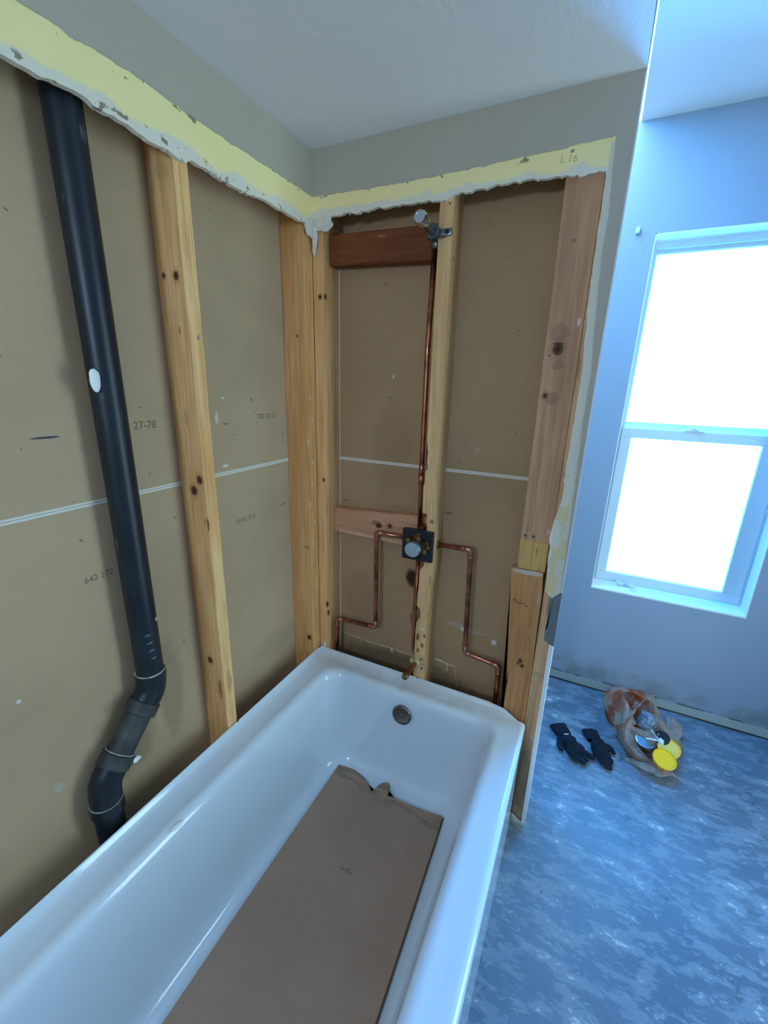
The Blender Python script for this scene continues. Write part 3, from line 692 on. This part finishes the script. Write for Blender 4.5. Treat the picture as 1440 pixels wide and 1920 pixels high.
# ------------------------------------------------------------ plumbing
YP = .042; R = .0083
def pipe_run(name, label, pts, fits=(), bendr=.022):
    lo = min(pts, key=lambda p: p[2]); root = thing(name, label, 'pipe', lo)
    bm = bmesh.new(); tube(bm, bend(pts, bendr, 7), R, 16); obj('pipe_tube', bm, m_copper, root, smooth=True)
    for i in range(1, len(pts)-1):
        p = Vector(pts[i]); a = (Vector(pts[i-1])-p).normalized(); b = (Vector(pts[i+1])-p).normalized()
        if fits and i not in fits: continue
        bm = bmesh.new(); tube(bm, bend([p+a*.027, p, p+b*.027], .022, 7), R+.0014, 16); obj('pipe_elbow', bm, m_fit, root, smooth=True)
        for dd in (a, b):
            bm = bmesh.new(); tube(bm, [p+dd*.0225, p+dd*.0235, p+dd*.028, p+dd*.029], [R+.0012, R+.0026, R+.0026, R+.0005], 16); obj('solder_ring', bm, m_fit, root, smooth=True)
    return root
pipe_run('copper_pipe', 'right-hand copper supply pipe stepping down from the valve to the right post', [(.440, YP, .984), (.568, YP, .989), (.5795, YP, .603), (.700, YP, .588), (.7065, YP, .0005)])
pipe_run('copper_pipe', 'left-hand copper supply pipe stepping down from the valve to the corner', [(.355, YP, .990), (.2215, YP, .987), (.2265, YP, .600), (.052, YP, .588), (.0415, YP, .0005)])
cp = pipe_run('copper_pipe', 'long copper riser running up from the valve to the shower arm', [(.390, .033, 1.02), (.386, .032, 1.25), (.385, .032, 1.6), (.3905, .035, 1.885)], fits=(9,), bendr=.01)
for z in (1.19, 1.225):
    bm = bmesh.new(); tube(bm, [(.3863, .032, z), (.3862, .032, z+.03)], R+.0015, 16); obj('pipe_coupling', bm, m_fit, cp, smooth=True)
pipe_run('copper_pipe', 'short copper drop running down from the valve to the tub spout fitting', [(.391, .034, .94), (.389, .030, .70), (.393, .028, .57), (.4035, .028, .54)], fits=(9,), bendr=.01)

def valve():
    c = Vector((.397, -.004, .986))
    root = thing('shower_valve', 'brass shower mixing valve in a square black plaster guard', 'valve', (.397, .04, .94))
    # guard: square ring with corner gussets
    bm = bmesh.new(); s = .0535; y0, y1 = -.006, .010
    fr = .010
    for r in ((-s, -s+fr, -s+fr, s-fr), (s-fr, s, -s+fr, s-fr), (-s, s, -s, -s+fr), (-s, s, s-fr, s)):
        box(bm, c.x+r[0], c.x+r[1], y0, y1, c.z+r[2], c.z+r[3], bev=.0015)
    for sx in (-1, 1):
        for sz in (-1, 1):
            g = .054 if (sx, sz) != (-1, -1) else .044
            tri_ = [(c.x+sx*(s-.003), c.z+sz*(s-.003)), (c.x+sx*(s-g), c.z+sz*(s-.003)), (c.x+sx*(s-g*.55), c.z+sz*(s-g*.5)), (c.x+sx*(s-.003), c.z+sz*(s-g))]
            prism(bm, tri_, 'y', y0+.002, y1-.001)
    tri(bm)
    obj('plaster_guard', bm, m_plastic_blk, root)
    bm = bmesh.new(); lathe(bm, [(.020, .06), (.026, .052), (.028, .03), (.028, .008), (.0265, .0), (.0265, -.022), (.024, -.024)], c+Vector((0, 0, 0)), (0, 1, 0), 32)
    bm2 = bm
    lathe(bm2, [(.012, 0), (.012, .030), (.0145, .031), (.0145, .044), (.011, .045)], (c.x, YP-.004, c.z+.016), (0, 0, 1), 20)
    lathe(bm2, [(.012, 0), (.012, .030), (.0145, .031), (.0145, .044), (.011, .045)], (c.x, YP-.004, c.z-.016), (0, 0, -1), 20)
    lathe(bm2, [(.012, 0), (.012, .030), (.0145, .031), (.0145, .048), (.011, .049)], (c.x+.014, YP, c.z), (1, 0, 0), 20)
    lathe(bm2, [(.012, 0), (.012, .030), (.0145, .031), (.0145, .048), (.011, .049)], (c.x-.014, YP, c.z), (-1, 0, 0), 20)
    for sx, sz in ((1, -.5), (-1, .55), (.2, 1)):
        lathe(bm2, [(.006, 0), (.006, .030), (.009, .031), (.009, .036), (0, .037)], (c.x+sx*.030, .022, c.z+sz*.028), (0, -1, 0), 12)
    box(bm2, c.x-.045, c.x+.045, .012, .022, c.z-.007, c.z+.007, bev=.002); box(bm2, c.x-.007, c.x+.007, .012, .022, c.z-.045, c.z+.045, bev=.002)
    autosmooth(obj('valve_body', bm2, m_brass, root), 40)
    bm = bmesh.new(); lathe(bm, [(.0265, 0), (.0285, .002), (.029, .014), (.0275, .020), (.0255, .022)], c+Vector((0, -.022, 0)), (0, -1, 0), 36)
    cap_ = autosmooth(obj('valve_collar', bm, m_galv, root), 40)
    bm = bmesh.new(); lathe(bm, [(.0245, 0), (.0245, .0035), (.0235, .0045), (0, .0045)], c+Vector((0, -.0435, 0)), (0, -1, 0), 36)
    autosmooth(obj('valve_cap', bm, m_cap_face, cap_), 40)
valve()

def shower_arm():
    root = thing('shower_arm_stub', 'chrome capped pipe nipple sticking out at the top of the riser', 'pipe fitting', (.4, .034, 1.885))
    E0 = Vector((.3965, .034, 1.902)); d = Vector((-.02, -1, .065)).normalized()
    bm = bmesh.new(); lathe(bm, [(.0125, -.004), (.0155, 0), (.0155, .02), (.013, .024)], (.3935, YP-.006, 1.874), (0, 0, 1), 20)
    lathe(bm, [(.013, -.012), (.019, .0), (.0195, .02), (.0175, .026), (.0175, .034)], E0, d, 24)
    box(bm, .3965, .446, .006, .0125, 1.893, 1.911, bev=.003)
    el = autosmooth(obj('drop_ear_elbow', bm, m_galv, root), 40)
    bm = bmesh.new(); lathe(bm, [(.006, 0), (.006, .004), (.004, .005), (0, .005)], (.4335, .006, 1.902), (0, -1, 0), 12); obj('screw_head', bm, m_dark, el)
    bm = bmesh.new(); lathe(bm, [(.0125, 0), (.0125, .075)], E0+d*.034, d, 20); lathe(bm, [(.0175, 0), (.0190, .002), (.0190, .008), (.0170, .010)], E0+d*.034, d, 24)
    autosmooth(obj('threaded_nipple', bm, m_galv, root), 40)
    bm = bmesh.new(); lathe(bm, [(.0155, 0), (.0178, .004), (.0184, .014), (.0178, .030), (.0155, .037), (.0135, .038), (.0130, .035), (0, .035)], E0+d*.098, d, 24)
    autosmooth(obj('chrome_cap', bm, m_chrome, root), 40)
shower_arm()

def spout():
    root = thing('tub_spout_stub', 'capped copper stub with a pale winged bracket above the tub rim', 'pipe fitting', (.41, .0, .52))
    P = Vector((.4135, .004, .531)); d = Vector((-.05, -1, -.03)).normalized()
    bm = bmesh.new(); lathe(bm, [(.011, -.03), (.0135, -.02), (.0135, .008), (.0125, .012)], P, d, 20)
    def ear(ax, az):
        pts = []; ln = math.hypot(ax, az); ux, uz = ax/ln, az/ln; nx, nz = -uz, ux
        for t, wd in ((.0, .008), (.3, .006), (.6, .0065), (.8, .009), (.95, .0085), (1.06, .004)): pts.append((P.x+ax*t+nx*wd, P.z+az*t+nz*wd))
        for t, wd in ((1.06, .004), (.95, .0085), (.8, .009), (.6, .0065), (.3, .006), (.0, .008)): pts.append((P.x+ax*t-nx*wd, P.z+az*t-nz*wd))
        prism(bm, pts, 'y', .0015, .0065)
    ear(.022, .022); ear(.028, -.020); ear(-.022, .004); tri(bm)
    e = autosmooth(obj('winged_elbow', bm, m_cream_brass, root), 40)
    for ax, az in ((.022, .022), (.028, -.020)):
        b2 = bmesh.new(); lathe(b2, [(.0036, 0), (.0036, .0008), (0, .0008)], (P.x+ax*.85, .0012, P.z+az*.85), (0, -1, 0), 12); obj('screw_hole', b2, m_dark, e)
    bm = bmesh.new(); lathe(bm, [(.0085, 0), (.0085, .072)], P+d*.008, d, 16); autosmooth(obj('copper_stub', bm, m_copper, root), 40)
    bm = bmesh.new(); lathe(bm, [(.0095, 0), (.0115, .002), (.012, .016), (.0105, .021), (.0045, .023), (0, .023)], P+d*.076, d, 20); autosmooth(obj('brass_cap', bm, m_brass, root), 50)
spout()

# ------------------------------------------------------------ stamped printing on the drywall backs
def stamp(txt, loc, size, rot, parent, color=(118, 104, 84), mirror=False):
    cu = bpy.data.curves.new('printed_stamp', 'FONT'); cu.body = txt; cu.size = size; cu.align_x = 'CENTER'; cu.align_y = 'CENTER'; cu.extrude = .0001
    o = bpy.data.objects.new('printed_stamp', cu); COL.objects.link(o); o.location = loc; o.rotation_euler = rot
    if mirror: o.scale = (-1, 1, 1)
    bpy.context.view_layer.update()
    me = bpy.data.meshes.new_from_object(o.evaluated_get(bpy.context.evaluated_depsgraph_get())); me.transform(o.matrix_world)
    bpy.data.objects.remove(o); bpy.data.curves.remove(cu)
    nm = 'stamp_ink_%d_%d_%d' % color; m = bpy.data.materials.get(nm) or M(nm, color, .9).done()
    link('printed_stamp', me, m, parent)
RL = (math.pi/2, 0, math.pi/2)
stamp('27-78', (-B+.0003, -.572, 1.391), .026, RL, wl)
stamp('T02 27-21', (-B+.0003, -.139, 1.390), .022, RL, wl)
stamp('0142 212', (-B+.0003, -.262, 1.070), .022, RL, wl)
stamp('642 272', (-B+.0003, -.735, 1.060), .020, RL, wl)
stamp('27-12-271', (.292, B-.0003, 1.072), .018, (math.pi/2, 0, 0), we)
stamp('L 16', (.725, -.0002, 2.018), .022, (math.pi/2, .1, 0), band_e, (206, 184, 128))

# ------------------------------------------------------------ sill caps
def sill_cap(x, y, label, tilt):
    r = thing('plastic_cup', label, 'cup', (x, y, WZ0+.006))
    ax = Vector((math.sin(tilt), -abs(math.sin(tilt))*.6, math.cos(tilt)))
    bm = bmesh.new(); lathe(bm, [(.010, .001), (.016, .008), (.0195, .018), (.0205, .021), (.0205, .024), (.0185, .0245), (.016, .022), (.008, .019), (0, .019)], (x, y, WZ0+.007), ax, 28)
    autosmooth(obj('cup_body', bm, m_white_pl, r), 50)
sill_cap(1.094, 1.000, 'left of two small white round cups on the window sill', .35)
sill_cap(1.137, .998, 'right of two small white round cups on the window sill, open side up', .0)
bm = bmesh.new(); lathe(bm, [(.010, 0), (.0155, 0), (.0165, .002), (.0155, .004), (.010, .004)], (1.160, .960, WZ0+.0062), (0, 0, 1), 24)
tag(autosmooth(obj('plastic_ring', bm, m_white_pl, loc=(1.16, .96, WZ0+.006)), 50), 'thin white ring lying at the front of the window sill by the cups', 'ring')

# ------------------------------------------------------------ gloves
m_glove = M('black_knit', (20, 22, 28), .85, spec=.2); m_glove.mix(m_glove.ramp(m_glove.noise(25, 3), .45, .7), (30, 38, 56), .6); m_glove.bump(m_glove.noise(700, 2), .4, .001); m_glove = m_glove.done()
def glove(label, wrist, heading, side, fingers, cuff=True, flat=.55, sc=1.0, logo=False):
    root = thing('work_glove', label, 'glove', (wrist[0], wrist[1], 0), 'black work gloves on the floor')
    fx, fy = math.cos(heading), math.sin(heading); nx, ny = -fy*side, fx*side
    def W(a, b, z): return Vector((wrist[0]+(fx*a+nx*b)*sc, wrist[1]+(fy*a+ny*b)*sc, z))
    me = bpy.data.meshes.new('glove_hand'); vs = []; es = []; rs = []
    def add(p, r, par):
        vs.append(p); rs.append(r*sc)
        if par is not None: es.append((par, len(vs)-1))
        return len(vs)-1
    w0 = add(W(0, 0, .016), (.028), None); p1 = add(W(.035, .002, .018), .036, w0); p2 = add(W(.07, -.002, .019), .037, p1)
    for k, (off, curl, l) in enumerate(fingers):
        kx = (-.026, -.009, .008, .025)[k]
        a = add(W(.088, kx, .016), .0125, p2); b = add(W(.088+l*.45, kx+off*.45, .017), .0115, a); c = add(W(.088+l*(.8-.1*curl), kx+off*.9, .016-.002*curl), .0105, b); add(W(.088+l*(1-.35*curl), kx+off*1.25, .012), .0085, c)
    a = add(W(.03, -.034, .015), .014, p1); b = add(W(.055, -.052, .014), .0125, a); add(W(.082, -.058, .012), .010, b)
    me.from_pydata([tuple(v) for v in vs], es, []); o = bpy.data.objects.new('glove_hand', me); COL.objects.link(o)
    sk = o.modifiers.new('skin', 'SKIN'); 
    for i, r in enumerate(rs): 
        d = me.skin_vertices[0].data[i]; d.radius = (r, r)
    me.skin_vertices[0].data[0].use_root = True
    sb = o.modifiers.new('sub', 'SUBSURF'); sb.levels = 2; sb.render_levels = 2
    bpy.context.view_layer.update()
    m2 = bpy.data.meshes.new_from_object(o.evaluated_get(bpy.context.evaluated_depsgraph_get())); bpy.data.objects.remove(o)
    for v in m2.vertices:
        nv = noise.noise_vector(v.co*38)*.007 + noise.noise_vector(v.co*90)*.003; v.co.x += nv.x; v.co.y += nv.y; v.co.z = .018 + (v.co.z-.016)*flat + nv.z*1.1; v.co.z = max(.0008, v.co.z)
    link('glove_hand', m2, m_glove, root, smooth=True)
    if cuff:
        c0 = W(-.052, 0, .015); c1 = W(.004, 0, .016); bm = bmesh.new(); n = 24; rings = []
        for t in range(9):
            p = c0.lerp(c1, t/8); hw = (.036, .037, .035, .034, .034, .033, .032, .031, .029)[t]*sc; hz = .0125+.001*math.sin(t*2)
            rings.append([bm.verts.new((p.x+nx*math.cos(a)*hw, p.y+ny*math.cos(a)*hw, max(.0008, .0135+math.sin(a)*hz+.003*noise.noise(Vector((t*.9, a*2, wrist[0]*50)))))) for a in [2*math.pi*k/n for k in range(n)]])
        for a, b in zip(rings, rings[1:]):
            for k in range(n): bm.faces.new((a[k], a[(k+1) % n], b[(k+1) % n], b[k]))
        ce = bm.verts.new(c0+Vector((fx*.02, fy*.02, 0)))
        for k in range(n): bm.faces.new((rings[0][k], rings[0][(k+1) % n], ce))
        obj('glove_cuff', bm, m_glove, root, smooth=True)
    if logo:
        bm = bmesh.new(); p = W(.012, .0, .030)
        for dx, s_ in ((0, .006), (.009, .004), (-.008, .0045)): 
            bmesh.ops.create_icosphere(bm, subdivisions=1, radius=1, matrix=Matrix.Translation(p+Vector((fx*.0+nx*dx, ny*dx, -.0015)))@Matrix.Diagonal((s_, s_*.7, .0015, 1)))
        obj('logo_patch', bm, m_white_pl, root)
glove('black knit glove beside the wall end with a small white mark on its cuff', (.955, .505), math.radians(-56), 1, [(-.006, .7, .055), (.006, .4, .070), (.012, .6, .062), (.024, .4, .052)], sc=1.08, logo=True)
glove('dark navy-black glove lying next to the plastic bag, fingers towards the tub', (1.076, .535), math.radians(-68), -1, [(.016, .2, .064), (.006, .1, .076), (-.006, .1, .074), (-.018, .3, .06)], cuff=True, sc=.98)

# ------------------------------------------------------------ plastic bag and its contents
def bag():
    root = thing('plastic_bag', 'crumpled translucent brown and orange plastic bag lying open on the floor', 'bag', (1.27, .65, 0))
    a = M('thin_tan_plastic', (222, 182, 158), .28, spec=.5)
    orange = a.math('MULTIPLY', a.ramp(a.noise(7, 2), .40, .46), a.math('MULTIPLY', a.ramp(a.axis(1), .66, .70), a.ramp(a.axis(0), 1.29, 1.25)))
    a.mix(a.ramp(a.noise(30, 4), .45, .7), (226, 206, 192), .5); a.mix(orange, (206, 104, 52), .9)
    a.bump(a.noise(42, 5, dist=.8), 1.0, .016)
    t = a.t; n = a.n; out = n['Material Output']
    tr = n.new('ShaderNodeBsdfTransparent'); tl = n.new('ShaderNodeBsdfTranslucent'); m1 = n.new('ShaderNodeMixShader'); m2 = n.new('ShaderNodeMixShader')
    a.done(); t.links.new(a.col, tl.inputs[0]); t.links.new(a.col, tr.inputs[0])
    m1.inputs[0].default_value = .45; t.links.new(a.b.outputs[0], m1.inputs[1]); t.links.new(tl.outputs[0], m1.inputs[2])
    fac = a.ramp(a.noise(12, 3), .3, .7, .12, .42); t.links.new(fac, m2.inputs[0]); t.links.new(m1.outputs[0], m2.inputs[1]); t.links.new(tr.outputs[0], m2.inputs[2]); t.links.new(m2.outputs[0], out.inputs[0])
    # lying sack: rings from the closed lower end round to an open, folded mouth (opening towards the camera and up)
    bm = bmesh.new(); N = 72; rings = []
    cx, cy = 1.262, .655
    rows = [(.02, 0.001), (.55, .001), (.86, .003), (1.0, .014), (1.06, .038), (1.06, .066), (1.0, .092), (.92, .112), (.82, .124), (.70, .126), (.60, .112)]
    for i, (rf, z) in enumerate(rows):
        ring = []
        for k in range(N):
            an = 2*math.pi*k/N; ca, sa = math.cos(an), math.sin(an)
            # elongated from upper right to lower left as seen
            R0 = .125 + .030*math.cos(2*(an-2.0)) + .012*math.sin(3*an+1) + .010*math.sin(7*an+i*.5) + .012*math.sin(5*an+i*.25) 
            zz = z
            if i >= 5:   # mouth sags to the right/front where the contents spill
                low = max(0, math.cos(an+.80))**.7; zz = z*(1-.86*low*min(1, (i-4)/3)) + .004
                R0 += .035*low*(i-4)/6
                back = max(0, math.cos(an-2.1)); zz += .035*back*(i-4)/6; R0 += .012*back
            p = Vector((cx+R0*rf*ca, cy+R0*rf*sa*1.15, zz))
            if i > 1:
                q_ = noise.noise_vector(p*22)*.010 + noise.noise_vector(p*55)*.005
                p += q_
            p.z = max(.0007+.0001*i, p.z); ring.append(bm.verts.new(p))
        rings.append(ring)
    for r1, r2 in zip(rings, rings[1:]):
        for k in range(N): bm.faces.new((r1[k], r1[(k+1) % N], r2[(k+1) % N], r2[k]))
    bm.faces.new(rings[0][::-1])
    mt = a.m
    obj('bag_body', bm, mt, root, smooth=True)
    # loose flaps and tails
    def flap(c, ax, bx, nu, nv, seed, nm='bag_flap'):
        bm = bmesh.new(); g = []
        for i in range(nu+1):
            row = []
            for j in range(nv+1):
                u, v = i/nu, j/nv; p = Vector(c)+Vector(ax)*u*(1-.35*v*math.sin(u*3))+Vector(bx)*v*(1-.3*abs(u-.5))
                p += noise.noise_vector(p*26+Vector((seed, 0, 0)))*.018; p.z = max(.0015, p.z); row.append(bm.verts.new(p))
            g.append(row)
        for i in range(nu):
            for j in range(nv): bm.faces.new((g[i][j], g[i+1][j], g[i+1][j+1], g[i][j+1]))
        obj(nm, bm, mt, root, smooth=True)
    flap((1.13, .60, .03), (.10, .16, .06), (.05, -.03, .10), 14, 10, 2)
    flap((1.22, .78, .06), (.10, .04, .02), (-.02, -.03, .09), 12, 10, 5)
    flap((1.20, .50, .01), (.12, .0, .03), (.06, -.08, .02), 12, 10, 8)
    flap((1.20, .56, .06), (.09, -.05, .01), (.01, .03, .07), 12, 10, 11)
    flap((1.34, .62, .01), (.04, .20, .03), (.07, -.01, -.0), 12, 8, 14)
    flap((1.235, .60, .11), (-.03, .13, .0), (-.07, -.04, -.03), 12, 8, 17)
bag()
def can(label, c, ax, r, h, mat_side, name='tin_can'):
    root = thing(name, label, 'can', c); ax = Vector(ax).normalized(); c = Vector(c)
    bm = bmesh.new(); lathe(bm, [(r*.96, 0), (r, .002), (r, h-.002), (r*.985, h)], c, ax, 32); autosmooth(obj('can_body', bm, mat_side, root), 40)
    bm = bmesh.new(); lathe(bm, [(r*.98, h-.001), (r*1.04, h), (r*1.05, h+.0025), (r*1.0, h+.003), (r*.95, h-.001), (r*.6, h-.0005), (0, h-.0005)], c, ax, 32); autosmooth(obj('can_rim', bm, m_chrome, root), 40)
    return root
m_label = M('grey_blue_label', (84, 98, 110), .5)
wv = m_label.n.new('ShaderNodeTexWave'); wv.bands_direction = 'Z'; m_label.L(m_label.pos, wv.inputs[0]); wv.inputs['Scale'].default_value = 70; wv.inputs['Distortion'].default_value = 1
m_label.mix(m_label.math('MULTIPLY', m_label.ramp(wv.outputs[0], .6, .8), m_label.ramp(m_label.noise(90, 2), .45, .55)), (190, 196, 198), .8); m_label = m_label.done()
can('can with a grey-blue printed label at the top of the open plastic bag', (1.265, .640, .070), (.30, .50, .80), .037, .070, m_label)
can('short silver can below the labelled can in the plastic bag', (1.268, .560, .055), (-.1, -.40, .9), .036, .042, m_galv)
def dark_item():
    root = thing('black_knob', 'rounded black plastic knob between the cans in the plastic bag', 'knob', (1.325, .61, .04))
    bm = bmesh.new(); lathe(bm, [(.018, 0), (.028, .006), (.031, .02), (.030, .045), (.024, .055), (0, .058)], (1.322, .612, .045), (.2, -.3, .9), 24); autosmooth(obj('knob_body', bm, m_plastic_blk, root), 50)
    bm = bmesh.new(); box(bm, 1.306, 1.314, .585, .592, .098, .105, bev=.001); obj('metal_tab', bm, m_chrome, root)
dark_item()
def tub_lid():
    m_y = M('yellow_plastic', (255, 184, 16), .35); m_y = m_y.done()
    for (c, ax, r0, r1, h, lab) in (((1.322, .500, .022), (.05, -.35, .93), .029, .036, .062, 'bright yellow lidded plastic tub lowest in the open bag'), ((1.362, .578, .024), (-.20, -.35, .92), .028, .036, .052, 'yellow plastic cup lying behind the lidded yellow tub')):
        root = thing('yellow_container', lab, 'container', c)
        bm = bmesh.new(); lathe(bm, [(r0*.9, 0), (r0, .002), (r1*.95, h)], c, ax, 32); autosmooth(obj('container_body', bm, m_y, root), 40)
        bm = bmesh.new(); lathe(bm, [(r1*.98, h-.006), (r1*1.16, h-.005), (r1*1.18, h+.003), (r1*1.1, h+.005), (r1*1.04, h+.001), (0, h+.001)], c, ax, 36); autosmooth(obj('container_lid', bm, m_y, root), 40)
tub_lid()
bm = bmesh.new(); J = Vector((1.306, .530, .118))
tube(bm, [J, J+Vector((-.028, .038, .012))], .003, 8); tube(bm, [J, J+Vector((-.050, -.010, .0))], .0028, 8); tube(bm, [J, J+Vector((.010, -.012, -.002))], .008, 8); tube(bm, [J+Vector((0, .008, .004)), J+Vector((.014, .0, .0))], .006, 8)
tag(obj('plastic_toggle', bm, m_white_pl, loc=(1.306, .53, .11)), 'small white three-armed plastic toggle on top of the yellow tub', 'toggle')

# ------------------------------------------------------------ unseen globe added behind the viewer as frontal fill light
def add_fill_light():
    cx, y, z = .55, YF, 1.85
    root = thing('fill_light', 'added fill light globe behind the viewer', 'fill light', (cx, y, z))
    bm = bmesh.new(); lathe(bm, [(.05, 0), (.05, .012), (.02, .02), (.02, .06)], (cx, y+.0005, z), (0, 1, 0), 32); obj('fill_base', bm, m_chrome, root)
    e = bpy.data.materials.new('globe_glow'); e.use_nodes = True; nt = e.node_tree; nt.nodes.clear(); o = nt.nodes.new('ShaderNodeOutputMaterial'); em = nt.nodes.new('ShaderNodeEmission')
    em.inputs[0].default_value = (*FILL_C, 1); em.inputs[1].default_value = FILL_E; nt.links.new(em.outputs[0], o.inputs[0])
    bm = bmesh.new(); bmesh.ops.create_uvsphere(bm, u_segments=24, v_segments=16, radius=.10, matrix=Matrix.Translation((cx, y+.155, z))); obj('fill_globe', bm, e, root, smooth=True)
add_fill_light()
